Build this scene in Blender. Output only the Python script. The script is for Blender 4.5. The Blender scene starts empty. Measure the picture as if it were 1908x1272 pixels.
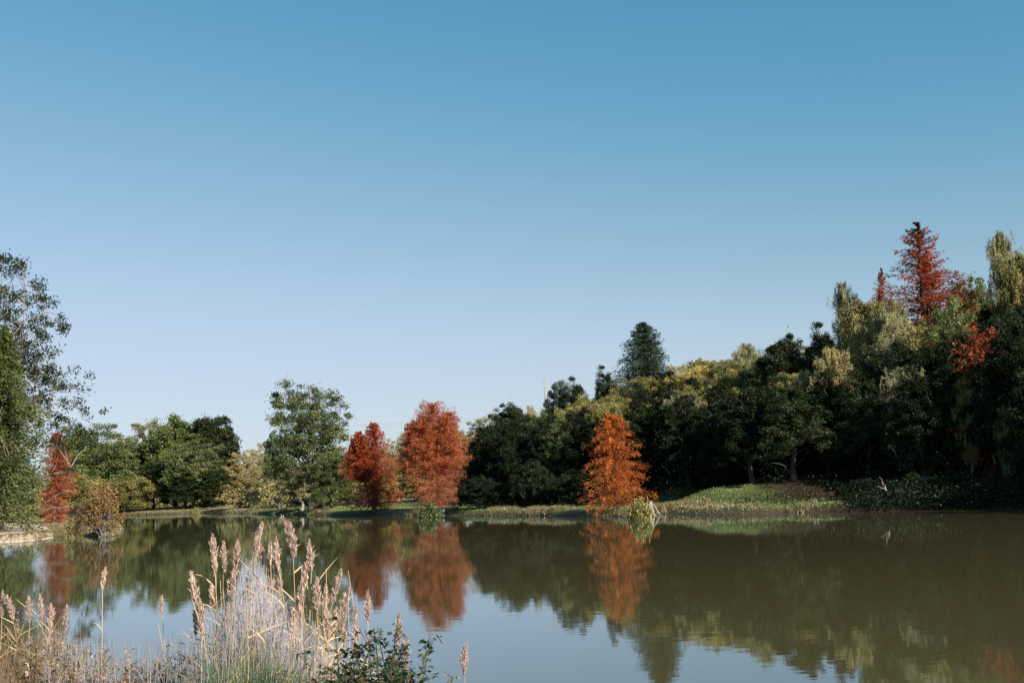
import bpy, math, random
import numpy as np
from mathutils import Matrix, Vector
R = math.radians
sc = bpy.context.scene
COL = sc.collection
# ------------------------------------------------------------------ camera
FPX, W0, H0 = 2100.0, 1908.0, 1272.0
HOR, ROLL, CAMZ = 908.0, R(2.2), 2.4
PITCH = math.atan((HOR - H0 / 2) * math.cos(ROLL) / FPX)
RM = Matrix.Rotation(math.pi / 2 + PITCH, 3, 'X') @ Matrix.Rotation(-ROLL, 3, 'Z')
cd = bpy.data.cameras.new('camera'); cam = bpy.data.objects.new('camera', cd); COL.objects.link(cam)
cam.matrix_world = Matrix.Translation((0, 0, CAMZ)) @ RM.to_4x4()
cd.sensor_width = 36; cd.lens = 36 * FPX / W0; cd.clip_start = 0.1; cd.clip_end = 6000
sc.camera = cam

def ray(px, py):
    return RM @ Vector(((px - W0 / 2) / FPX, -(py - H0 / 2) / FPX, -1))
def gp(px, py, z=0.0):            # where the line of sight meets the level z
    v = ray(px, py); t = (z - CAMZ) / v.z
    return (v.x * t, v.y * t)
def at(px, py, d):                # point at distance d (along +Y)
    v = ray(px, py); t = d / v.y
    return (v.x * t, d, CAMZ + v.z * t)

# ------------------------------------------------------------------ materials
def mat(name, rough=0.8):
    m = bpy.data.materials.new(name); m.use_nodes = True
    nt = m.node_tree; nt.nodes.clear()
    out = nt.nodes.new('ShaderNodeOutputMaterial')
    return m, nt, out
def N(nt, t, **kw):
    n = nt.nodes.new(t)
    for k, v in kw.items():
        if k in n.inputs: n.inputs[k].default_value = v
        else: setattr(n, k, v)
    return n
def ramp(nt, stops):
    r = nt.nodes.new('ShaderNodeValToRGB'); e = r.color_ramp.elements
    while len(e) < len(stops): e.new(0.5)
    for i, (p, c) in enumerate(stops): e[i].position = p; e[i].color = (*c, 1)
    return r
def leaf_mat(name, stops, trans=0.3, rough=0.5, gloss=0.05, vary=0.25):
    m, nt, out = mat(name)
    a = N(nt, 'ShaderNodeAttribute', attribute_name='tint')
    r = ramp(nt, stops); nt.links.new(a.outputs['Fac'], r.inputs[0])
    oi = N(nt, 'ShaderNodeObjectInfo')
    mr = N(nt, 'ShaderNodeMapRange'); mr.inputs['To Min'].default_value = 1 - vary; mr.inputs['To Max'].default_value = 1 + vary
    nt.links.new(oi.outputs['Random'], mr.inputs['Value'])
    hs = N(nt, 'ShaderNodeHueSaturation'); nt.links.new(r.outputs[0], hs.inputs['Color']); nt.links.new(mr.outputs[0], hs.inputs['Value'])
    d = N(nt, 'ShaderNodeBsdfDiffuse'); t = N(nt, 'ShaderNodeBsdfTranslucent'); g = N(nt, 'ShaderNodeBsdfGlossy'); g.inputs['Roughness'].default_value = rough
    nt.links.new(hs.outputs[0], d.inputs[0]); nt.links.new(hs.outputs[0], t.inputs[0])
    m1 = N(nt, 'ShaderNodeMixShader'); m1.inputs[0].default_value = trans
    nt.links.new(d.outputs[0], m1.inputs[1]); nt.links.new(t.outputs[0], m1.inputs[2])
    m2 = N(nt, 'ShaderNodeMixShader'); m2.inputs[0].default_value = gloss
    nt.links.new(m1.outputs[0], m2.inputs[1]); nt.links.new(g.outputs[0], m2.inputs[2])
    nt.links.new(m2.outputs[0], out.inputs[0])
    return m
def noise_mat(name, stops, scale=4, detail=6, rough=0.9, bump=0.0, sz=1.0):
    m, nt, out = mat(name)
    tc = N(nt, 'ShaderNodeTexCoord'); mp = N(nt, 'ShaderNodeMapping'); mp.inputs['Scale'].default_value = (1, 1, sz)
    nt.links.new(tc.outputs['Object'], mp.inputs[0])
    n = N(nt, 'ShaderNodeTexNoise'); n.inputs['Scale'].default_value = scale; n.inputs['Detail'].default_value = detail
    nt.links.new(mp.outputs[0], n.inputs['Vector'])
    r = ramp(nt, stops); nt.links.new(n.outputs[0], r.inputs[0])
    b = N(nt, 'ShaderNodeBsdfPrincipled'); b.inputs['Roughness'].default_value = rough
    nt.links.new(r.outputs[0], b.inputs['Base Color'])
    if bump:
        bp = N(nt, 'ShaderNodeBump'); bp.inputs['Strength'].default_value = bump
        nt.links.new(n.outputs[0], bp.inputs['Height']); nt.links.new(bp.outputs[0], b.inputs['Normal'])
    nt.links.new(b.outputs[0], out.inputs[0])
    return m
def mk(*c): return [(i / max(len(c) - 1, 1), x) for i, x in enumerate(c)]
LM = {
 'dark':   leaf_mat('leaf_dark_green', mk((.010, .020, .007), (.030, .046, .015), (.072, .085, .028)), gloss=.02),
 'deep':   leaf_mat('leaf_shade_darkened', mk((.005, .010, .004), (.013, .022, .009), (.032, .042, .016)), gloss=.015, trans=.15),  # darker leaf copy, the slope's shade put into the colour
 'green':  leaf_mat('leaf_green', mk((0.043, 0.067, 0.020), (0.116, 0.152, 0.046), (0.256, 0.262, 0.091)), gloss=.03),
 'blue':   leaf_mat('leaf_blue_green', mk((0.027, 0.055, 0.033), (0.063, 0.110, 0.067), (0.134, 0.183, 0.104)), gloss=.03),
 'olive':  leaf_mat('leaf_olive', mk((0.073, 0.079, 0.022), (0.232, 0.213, 0.067), (0.464, 0.378, 0.134)), gloss=.02),
 'pale':   leaf_mat('leaf_pale_green', mk((0.122, 0.134, 0.055), (0.305, 0.299, 0.146), (0.586, 0.525, 0.305)), gloss=.02),
 'beige':  leaf_mat('leaf_beige', mk((0.159, 0.146, 0.055), (0.329, 0.281, 0.116), (0.561, 0.427, 0.207)), gloss=.02),
 'yellow': leaf_mat('leaf_yellow', mk((0.171, 0.152, 0.037), (0.512, 0.390, 0.110), (0.720, 0.561, 0.195)), gloss=.02),
 'gold':   leaf_mat('leaf_gold', mk((.12, .085, .04), (.30, .18, .075), (.50, .31, .13)), gloss=.02),
 'orange': leaf_mat('leaf_orange', mk((.24, .05, .014), (.58, .15, .035), (.72, .31, .07)), vary=.05, gloss=.02),
 'red':    leaf_mat('leaf_red', mk((.10, .020, .012), (.42, .078, .030), (.58, .19, .07)), vary=.05, gloss=.02),
 'rust':   leaf_mat('leaf_rust', mk((.17, .04, .018), (.46, .115, .045), (.60, .25, .10)), vary=.05, gloss=.02),
 'redgreen': leaf_mat('leaf_red_and_green', mk((.03, .045, .022), (.30, .062, .028), (.48, .13, .05)), vary=.05, gloss=.02),
 'brown':  leaf_mat('leaf_brown', mk((.05, .035, .018), (.13, .085, .04), (.24, .16, .08))),
 'bramble': leaf_mat('leaf_bramble', mk((.016, .04, .016), (.045, .09, .032), (.20, .17, .07)), gloss=.03, rough=.5, trans=.3),
 'weed':   leaf_mat('leaf_weed', mk((.04, .055, .022), (.15, .11, .05), (.40, .26, .14), (.62, .46, .30))),
 'grass':  leaf_mat('grass_blades', mk((.06, .10, .025), (.15, .21, .055), (.32, .34, .13)), vary=0),
 'drygrass': leaf_mat('grass_dry', mk((.12, .10, .045), (.26, .21, .10), (.46, .37, .22)), vary=0),
 'freshgrass': leaf_mat('grass_fresh', mk((.014, .045, .016), (.036, .10, .03), (.16, .20, .04)), vary=0),
 'reed':   leaf_mat('reed_straw', mk((.32, .21, .10), (.56, .40, .21), (.76, .60, .38)), trans=.15, vary=.12),
 'plume':  leaf_mat('reed_plume', mk((.34, .23, .19), (.58, .42, .36), (.78, .62, .54)), trans=.3, vary=.12),
 'lilac':  leaf_mat('dry_stalk_pale', mk((.42, .40, .46), (.64, .61, .69), (.84, .81, .88)), trans=.3, vary=.1),  # blue-white of reflected sky put into the stalk colour
 'twig':   leaf_mat('twig_pale', mk((.20, .17, .14), (.34, .29, .25), (.5, .45, .4)), trans=0, vary=.1),
}
BARK = noise_mat('bark_brown', mk((.03, .024, .018), (.09, .075, .06)), 9, sz=.25, bump=.4)
BARKP = noise_mat('bark_pale', mk((.12, .10, .085), (.42, .37, .33)), 7, sz=.3, bump=.3)
BIRCH = noise_mat('bark_birch', [(0, (.04, .035, .03)), (.42, (.10, .09, .08)), (.52, (.32, .30, .27)), (1, (.5, .48, .45))], 6, sz=2)

# ------------------------------------------------------------------ mesh building
class MB:
    def __init__(s): s.v = []; s.f = []; s.t = []; s.n = 0
    def add(s, v, f, t=None):
        v = np.asarray(v, np.float32).reshape(-1, 3); f = np.asarray(f, np.int32)
        s.v.append(v); s.f.append(f + s.n); s.n += len(v)
        s.t.append(np.full(len(v), .5, np.float32) if t is None else np.asarray(t, np.float32))
    def tube(s, P, rad, sides=5, t=.5):
        P = np.asarray(P, float); n = len(P); rad = np.broadcast_to(np.asarray(rad, float), (n,))
        T = np.gradient(P, axis=0); T /= np.linalg.norm(T, axis=1, keepdims=True) + 1e-9
        ref = np.array([0, 0, 1.]) if abs(T[0, 2]) < .9 else np.array([1., 0, 0])
        U = np.cross(T, ref); U /= np.linalg.norm(U, axis=1, keepdims=True) + 1e-9; V = np.cross(T, U)
        a = np.arange(sides) * 2 * np.pi / sides
        ring = P[:, None] + rad[:, None, None] * (np.cos(a)[None, :, None] * U[:, None] + np.sin(a)[None, :, None] * V[:, None])
        i = np.arange(n - 1)[:, None] * sides; j = np.arange(sides)[None]; k = (j + 1) % sides
        f = np.stack([i + j, i + k, i + sides + k, i + sides + j], -1).reshape(-1, 4)
        s.add(ring.reshape(-1, 3), f, np.full(n * sides, t))
    def leaves(s, rng, P, size, tint, aspect=.55, up=.5, out=None, along=None, fold=0):
        """leaf-sized rhombs; along = direction of the long axis"""
        P = np.asarray(P, float); n = len(P)
        if n == 0: return
        nr = rng.normal(size=(n, 3)); nr /= np.linalg.norm(nr, axis=1, keepdims=True)
        nr[:, 2] += up
        if out is not None: nr += out
        if along is None: a = rng.normal(size=(n, 3))
        else: a = np.broadcast_to(along, (n, 3)) + rng.normal(size=(n, 3)) * .25
        a = a / (np.linalg.norm(a, axis=1, keepdims=True) + 1e-9)
        b = np.cross(nr, a); b /= np.linalg.norm(b, axis=1, keepdims=True) + 1e-9
        sz = (np.asarray(size) * rng.uniform(.6, 1.35, n))[:, None]
        w = sz * aspect * .5
        p0 = P - a * sz * .5; p2 = P + a * sz * .5
        p1 = P - a * sz * .08 + b * w; p3 = P + a * sz * .04 - b * w
        v = np.stack([p0, p1, p2, p3], 1).reshape(-1, 3)
        f = np.arange(n * 4).reshape(n, 4)
        s.add(v, f, np.repeat(np.clip(tint, 0, 1), 4))
    def blades(s, rng, base, h, w, lean, tint, segs=2):
        """curved grass blades"""
        base = np.asarray(base, float); n = len(base)
        if n == 0: return
        az = rng.uniform(0, 2 * np.pi, n); L = rng.uniform(.2, 1, n) * lean
        hh = h * rng.uniform(.55, 1.2, n); d = np.stack([np.cos(az), np.sin(az), az * 0], 1)
        az2 = rng.uniform(0, 2 * np.pi, n); sd = np.stack([np.cos(az2), np.sin(az2), az * 0], 1) * (w * .5)
        vs = []
        for k in range(segs + 1):
            u = k / segs; c = base + d * (hh * L * u * u)[:, None]; c[:, 2] += hh * (u - .25 * L * u * u)
            ww = (1 - u) ** .7 if k < segs else 0.04
            vs += [c - sd * ww, c + sd * ww]
        v = np.stack(vs, 1).reshape(-1, 3); m = 2 * (segs + 1)
        q = np.array([[2 * k, 2 * k + 1, 2 * k + 3, 2 * k + 2] for k in range(segs)])
        f = (np.arange(n)[:, None, None] * m + q[None]).reshape(-1, 4)
        s.add(v, f, np.repeat(np.clip(tint, 0, 1), m))
    def mesh(s, name, m, smooth=False):
        me = bpy.data.meshes.new(name)
        if s.n:
            v = np.concatenate(s.v); f = np.concatenate(s.f); t = np.concatenate(s.t)
            me.vertices.add(len(v)); me.vertices.foreach_set('co', v.ravel())
            me.loops.add(f.size); me.loops.foreach_set('vertex_index', f.ravel())
            me.polygons.add(len(f)); me.polygons.foreach_set('loop_start', np.arange(len(f), dtype=np.int32) * f.shape[1])
            if smooth: me.polygons.foreach_set('use_smooth', np.ones(len(f), bool))
            at_ = me.attributes.new('tint', 'FLOAT', 'POINT'); at_.data.foreach_set('value', t.astype(np.float32))
            me.update(calc_edges=True)
        me.materials.append(m)
        return me
def link(name, data, parent=None):
    o = bpy.data.objects.new(name, data); COL.objects.link(o)
    if parent: o.parent = parent
    return o
def tag(o, label=None, cat=None, group=None, kind=None):
    if label: o['label'] = label
    if cat: o['category'] = cat
    if group: o['group'] = group
    if kind: o['kind'] = kind
    return o

# ------------------------------------------------------------------ lake outline and ground
far_px = [(232, 960), (300, 958), (365, 955), (410, 955), (450, 956), (510, 957.5), (570, 959), (640, 960.5), (700, 960.5),
          (760, 961), (820, 960), (900, 960.5), (1000, 960.5), (1080, 962), (1150, 962), (1195, 962), (1215, 957.5), (1240, 956.5), (1290, 959), (1350, 958.5),
          (1430, 957), (1500, 955), (1600, 953), (1700, 950.5), (1800, 948), (1900, 946.5)]
far = [gp(*p) for p in far_px]
pen_px = [(-120, 1014), (-40, 1012), (20, 1009), (75, 1005), (108, 999), (140, 996), (170, 1000), (200, 1001), (222, 997), (232, 988), (225, 978)]
pen = [gp(*p) for p in pen_px]
near = [(44, 66), (46, 50), (44, 34), (38, 18), (28, 8), (16, 3.2), (8, 2.8), (3, 4.2), (.8, 5.6), (-.4, 6.4), (-1.6, 6.9), (-2.6, 7.6), (-3.4, 9.2),
        (-4.2, 11.2), (-5.4, 13.4), (-6.8, 14.8), (-9, 15.5), (-12, 17), (-18, 26), (-26, 42), (-38, 58)]
behind = [gp(200, 976), gp(150, 975), (-90, 150), (-96, 190)]
LAKE = np.array(pen + behind + far + near)
def sdist(X, Y):                  # signed distance to the shore, positive on land
    X = np.asarray(X, float); Y = np.asarray(Y, float); d = np.full(X.shape, 1e9); ins = np.zeros(X.shape, bool)
    A = LAKE; B = np.roll(LAKE, -1, 0)
    for (ax, ay), (bx, by) in zip(A, B):
        ex, ey = bx - ax, by - ay; L = ex * ex + ey * ey + 1e-9
        t = np.clip(((X - ax) * ex + (Y - ay) * ey) / L, 0, 1)
        d = np.minimum(d, np.hypot(X - ax - t * ex, Y - ay - t * ey))
        if ay != by:
            c = ((ay > Y) != (by > Y)) & (X < (bx - ax) * (Y - ay) / (by - ay) + ax); ins ^= c
    return np.where(ins, -d, d)
def sst(a, b, x): t = np.clip((x - a) / (b - a), 0, 1); return t * t * (3 - 2 * t)
def wob(X, Y):
    return (np.sin(X * .9 + 1.3 * np.sin(Y * .37)) * np.cos(Y * .8 + X * .21) + .5 * np.sin(X * 2.1 + Y * 1.7) * np.cos(Y * 2.9 - X * .6))
def ground_z(X, Y):
    X = np.asarray(X, float); Y = np.asarray(Y, float); s = sdist(X, Y) + .12 * wob(X * 1.3, Y * 1.3)
    nearb = sst(30, 14, Y)
    rise = .42 * sst(0, .9, s) + np.clip(s - .9, 0, 12) * .035
    rise_n = .25 * sst(0, .5, s) + .6 * sst(.3, 2.6, s)
    z = np.where(s > 0, rise * (1 - nearb) + rise_n * nearb, np.maximum(s * .6, -1.2))
    az = X / np.maximum(Y, 1)
    mask = sst(-.12, .16, az) * sst(8, 40, Y)
    hill = np.clip(s - 9, 0, 60) * .30
    z = z + np.where(s > 0, hill * mask, 0)
    # grassy slope behind the far bank in the middle, low sandy peninsula at the left
    cx, cy = gp(480, 950.5); b = np.exp(-(((X - cx) / 13) ** 2 + ((Y - cy - 12) / 9) ** 2)); z = z + np.where(s > 0, 2.2 * b * sst(0, 6, s), 0)
    cx, cy = gp(1400, 950); b = np.exp(-(((X - cx - .8) / 5.2) ** 4 + ((Y - cy - 3.2) / 3.6) ** 2)); z = z + np.where(s > 0, 1.25 * b * sst(0, 2.2, s), 0)
    cx, cy = gp(20, 984); b = np.exp(-(((X - cx) / 6) ** 4 + ((Y - cy) / 5.5) ** 4)); z = z + np.where(s > 0, .5 * b * sst(0, 3.5, s), 0)
    return z + np.where(s > .5, .04 * wob(X, Y), 0)
def gz(x, y): return float(ground_z(np.array([x]), np.array([y]))[0])
def axis(parts):
    o = []
    for a, b, st in parts: o += list(np.arange(a, b, st))
    return np.array(o + [parts[-1][1]], float)
xs = axis([(-1500, -200, 100), (-200, -80, 6), (-80, -10, .9), (-10, 6, .35), (6, 50, .9), (50, 120, 5), (120, 1500, 115)])
ys = axis([(-60, -4, 4), (-4, 16, .35), (16, 64, 1.6), (64, 125, .8), (125, 230, 1.5), (230, 400, 10), (400, 3000, 200)])
GX, GY = np.meshgrid(xs, ys); GZ = ground_z(GX, GY)
nx, ny = len(xs), len(ys)
i = np.arange(ny - 1)[:, None] * nx + np.arange(nx - 1)[None]
F = np.stack([i, i + 1, i + nx + 1, i + nx], -1).reshape(-1, 4)
mb = MB(); mb.add(np.stack([GX, GY, GZ], -1).reshape(-1, 3), F)
gm, nt, out = mat('ground_earth_and_turf')
tc = N(nt, 'ShaderNodeTexCoord'); geo = N(nt, 'ShaderNodeNewGeometry'); sep = N(nt, 'ShaderNodeSeparateXYZ'); nt.links.new(geo.outputs['Position'], sep.inputs[0])
n1 = N(nt, 'ShaderNodeTexNoise'); n1.inputs['Scale'].default_value = .35; n1.inputs['Detail'].default_value = 8; nt.links.new(tc.outputs['Object'], n1.inputs['Vector'])
n2 = N(nt, 'ShaderNodeTexNoise'); n2.inputs['Scale'].default_value = 4; n2.inputs['Detail'].default_value = 8; nt.links.new(tc.outputs['Object'], n2.inputs['Vector'])
r1 = ramp(nt, [(.3, (.05, .07, .022)), (.5, (.09, .115, .035)), (.7, (.17, .15, .07))]); nt.links.new(n1.outputs[0], r1.inputs[0])
r2 = ramp(nt, [(.3, (.035, .026, .017)), (.6, (.085, .062, .042))]); nt.links.new(n2.outputs[0], r2.inputs[0])
mr = N(nt, 'ShaderNodeMapRange'); mr.inputs['From Min'].default_value = .22; mr.inputs['From Max'].default_value = .42; nt.links.new(sep.outputs[2], mr.inputs[0])
mx = N(nt, 'ShaderNodeMix', data_type='RGBA'); nt.links.new(mr.outputs[0], mx.inputs['Factor']); nt.links.new(r2.outputs[0], mx.inputs['A']); nt.links.new(r1.outputs[0], mx.inputs['B'])
# brown leaf litter where the wood stands on rising ground
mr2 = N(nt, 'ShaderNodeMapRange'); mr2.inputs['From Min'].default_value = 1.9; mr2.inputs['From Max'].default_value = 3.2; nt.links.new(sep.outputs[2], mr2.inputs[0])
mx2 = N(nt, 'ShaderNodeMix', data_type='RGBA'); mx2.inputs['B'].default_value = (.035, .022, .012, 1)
rt = N(nt, 'ShaderNodeMapRange'); rt.inputs['From Min'].default_value = 17.5; rt.inputs['From Max'].default_value = 21; nt.links.new(sep.outputs[0], rt.inputs[0]); mmx = N(nt, 'ShaderNodeMath', operation='MAXIMUM'); nt.links.new(rt.outputs[0], mmx.inputs[0])  # ground right of the spit darkened too, shade put into its colour
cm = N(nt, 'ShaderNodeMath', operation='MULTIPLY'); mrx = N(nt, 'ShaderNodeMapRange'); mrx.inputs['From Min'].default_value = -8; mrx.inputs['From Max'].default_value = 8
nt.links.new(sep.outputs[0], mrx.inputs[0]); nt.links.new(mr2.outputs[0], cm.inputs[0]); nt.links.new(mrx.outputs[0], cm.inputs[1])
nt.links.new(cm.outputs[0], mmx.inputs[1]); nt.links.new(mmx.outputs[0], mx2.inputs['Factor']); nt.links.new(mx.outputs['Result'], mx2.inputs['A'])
b = N(nt, 'ShaderNodeBsdfPrincipled'); b.inputs['Roughness'].default_value = .95; b.inputs['Specular IOR Level'].default_value = .15
bp = N(nt, 'ShaderNodeBump'); bp.inputs['Strength'].default_value = .6; bp.inputs['Distance'].default_value = .1
nt.links.new(n2.outputs[0], bp.inputs['Height']); nt.links.new(bp.outputs[0], b.inputs['Normal'])
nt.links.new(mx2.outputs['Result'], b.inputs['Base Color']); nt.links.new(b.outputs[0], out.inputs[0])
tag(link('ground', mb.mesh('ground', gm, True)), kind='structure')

# sandy landing on the peninsula
def patch(name, pts, m, lift=.03, n=26, kind='structure'):
    """a sheet laid over the ground inside a closed outline given in world XY"""
    P = np.array(pts); P = np.concatenate([P[j] + (P[(j + 1) % len(P)] - P[j]) * np.linspace(0, 1, 7)[:-1, None] for j in range(len(P))]); c = P.mean(0); k = len(P); rings = 24; mbp = MB(); vv = []
    for q in range(rings + 1):
        u = q / rings; pp = c + (P - c) * u; z = ground_z(pp[:, 0], pp[:, 1]) + (lift if q < rings else -.12); vv.append(np.column_stack([pp, z]))
    f = [[q * k + j, q * k + (j + 1) % k, (q + 1) * k + (j + 1) % k, (q + 1) * k + j] for q in range(rings) for j in range(k)]
    mbp.add(np.concatenate(vv), f); return tag(link(name, mbp.mesh(name, m, True)), kind=kind)
SAND = noise_mat('pale_sand', mk((.36, .27, .20), (.62, .50, .40)), 3, bump=.3)
sp = [gp(x, y, .85) for x, y in [(-150, 999), (-60, 996), (0, 993), (40, 990), (80, 988), (106, 985), (112, 981), (90, 976), (50, 973), (0, 973), (-60, 973), (-150, 974)]]
patch('sandy_beach', sp, SAND, .07)

# ------------------------------------------------------------------ water
wm, nt, out = mat('pond_water')
tc = N(nt, 'ShaderNodeTexCoord')
def wn(sx, sy, scale, det):
    mp = N(nt, 'ShaderNodeMapping'); mp.inputs['Scale'].default_value = (sx, sy, 1); nt.links.new(tc.outputs['Object'], mp.inputs[0])
    n = N(nt, 'ShaderNodeTexNoise'); n.inputs['Scale'].default_value = scale; n.inputs['Detail'].default_value = det; nt.links.new(mp.outputs[0], n.inputs['Vector']); return n
a1 = wn(1, 1.6, 2.2, 3); a2 = wn(1, 1, .35, 2)
b1 = N(nt, 'ShaderNodeBump'); b1.inputs['Strength'].default_value = 1; b1.inputs['Distance'].default_value = .0009; nt.links.new(a1.outputs[0], b1.inputs['Height'])
b2 = N(nt, 'ShaderNodeBump'); b2.inputs['Strength'].default_value = 1; b2.inputs['Distance'].default_value = .0019; nt.links.new(a2.outputs[0], b2.inputs['Height']); nt.links.new(b1.outputs[0], b2.inputs['Normal'])
fr = N(nt, 'ShaderNodeFresnel'); fr.inputs['IOR'].default_value = 1.45
fm = N(nt, 'ShaderNodeMapRange'); fm.inputs['To Min'].default_value = .13; nt.links.new(fr.outputs[0], fm.inputs[0])
df = N(nt, 'ShaderNodeBsdfDiffuse'); df.inputs[0].default_value = (.088, .076, .036, 1)
gl = N(nt, 'ShaderNodeBsdfGlossy'); gl.inputs['Roughness'].default_value = .02; nt.links.new(b2.outputs[0], gl.inputs['Normal']); gl.inputs[0].default_value = (.80, .92, 1, 1)
ms = N(nt, 'ShaderNodeMixShader'); nt.links.new(fm.outputs[0], ms.inputs[0]); nt.links.new(df.outputs[0], ms.inputs[1]); nt.links.new(gl.outputs[0], ms.inputs[2]); nt.links.new(ms.outputs[0], out.inputs[0])
mb = MB(); mb.add([(-140, -10, 0), (70, -10, 0), (70, 250, 0), (-140, 250, 0)], [[0, 1, 2, 3]])
tag(link('water', mb.mesh('water', wm)), kind='structure')

# ------------------------------------------------------------------ trees
def unit(v): return v / (np.linalg.norm(v, axis=-1, keepdims=True) + 1e-9)
def curve(a, b, sag, rng, n=6, wig=.03):
    a = np.asarray(a, float); b = np.asarray(b, float); u = np.linspace(0, 1, n)[:, None]; L = np.linalg.norm(b - a)
    p = a + (b - a) * u; p[:, 2] += sag * L * np.sin(np.pi * u[:, 0]); p[1:-1] += rng.normal(size=(n - 2, 3)) * wig * L
    return p
def broad(seed, H, Rr, mcrown, bark, base=.25, clumps=110, per=170, cr=.9, leaf=.2, lobes=7, top=1.0, flat=.75, sparse=0, taper=0, trunk_r=None, asp=.6, twigs=True, shape=None):
    """broadleaf tree: height H, crown radius Rr; returns (trunk mesh, crown mesh)"""
    rng = np.random.default_rng(seed); T = MB(); C = MB()
    tr = trunk_r or H * .022
    top_z = H * .88; n = 9; u = np.linspace(0, 1, n); wx = np.cumsum(rng.normal(size=(n, 2)) * H * .012, 0)
    tp = np.column_stack([wx[:, 0], wx[:, 1], u * top_z]); tp[0, 2] = -.6
    T.tube(tp, tr * (1 - .85 * u) * np.where(u == 0, 1.5, 1), 8)
    def tat(z): return np.array([np.interp(z, tp[:, 2], tp[:, 0]), np.interp(z, tp[:, 2], tp[:, 1]), z])
    cz = H * (base + 1) / 2; hz = H * (1 - base) / 2
    ld = unit(rng.normal(size=(lobes * 3, 3))); la = rng.uniform(.02, .28, lobes * 3)
    d = unit(rng.normal(size=(clumps * 2, 3))); d = d[d[:, 2] > -.8][:clumps]
    r = (1 - .72 * rng.random(len(d)) ** 1.7)
    lob = .80 + (np.maximum(d @ ld.T, 0) ** 14 * la).sum(1)
    ce = d * (r * np.minimum(lob, 1.18))[:, None]
    w = np.ones(len(ce)) - taper * np.clip(ce[:, 2], -.2, 1)
    if shape is not None: w = shape(ce[:, 2])
    else: w = w * np.where(ce[:, 2] < 0, 1 / np.sqrt(np.maximum(.3, 1 - d[:, 2] ** 2)), 1)
    ce = ce * np.column_stack([w * Rr, w * Rr, np.full(len(ce), hz)]) + np.array([0, 0, cz])
    ce[:, 2] = np.minimum(ce[:, 2], H * .985); ce[:, :2] += wx[5] * .6
    # limbs to a spread subset, twigs to the rest
    k = max(8, clumps // 8); li = rng.choice(len(ce), k, replace=False); LP = []
    for q in li:
        c = ce[q]; z0 = np.clip(c[2] - np.hypot(c[0], c[1]) * rng.uniform(.6, 1.1), H * base * .7, top_z * .9)
        p = curve(tat(z0), c, .06, rng, 6); rr = tr * .42 * (1 - .5 * z0 / H); T.tube(p, np.linspace(rr, .02, 6), 5); LP.append(p)
    LP = np.concatenate(LP)
    ct = rng.normal(.5, .17, len(ce)); cs = rng.uniform(.55, 1.3, len(ce)) * cr
    for q, c in enumerate(ce):
        dd = np.linalg.norm(LP - c, axis=1) + np.where(LP[:, 2] > c[2], .5, 0); a = LP[dd.argmin()]
        if twigs and dd.min() < H * .2: T.tube(curve(a, c, .05, rng, 4), np.linspace(.035, .008, 4) * (tr / .25) ** .5, 3)
        m = int(per * rng.uniform(.5, 1.3) * (1 - sparse * rng.random()))
        o = rng.normal(size=(m, 3)); o = unit(o) * (rng.random(m) ** .5)[:, None] * np.array([1, 1, flat]) * cs[q]
        P = c + o
        outv = unit(P - np.array([0, 0, cz])) * .5
        C.leaves(rng, P, leaf, ct[q] + rng.normal(0, .14, m) , aspect=asp, up=.5, out=outv)
    # loose sprigs breaking the outline
    m = clumps * per // 14; q = rng.integers(0, len(ce), m); P = ce[q] + rng.normal(size=(m, 3)) * cs[q][:, None] * np.array([.62, .62, .5])
    C.leaves(rng, P, leaf, ct[q] + rng.normal(0, .15, m), aspect=asp)
    return T.mesh('trunk', bark, True), C.mesh('crown', mcrown)
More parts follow.
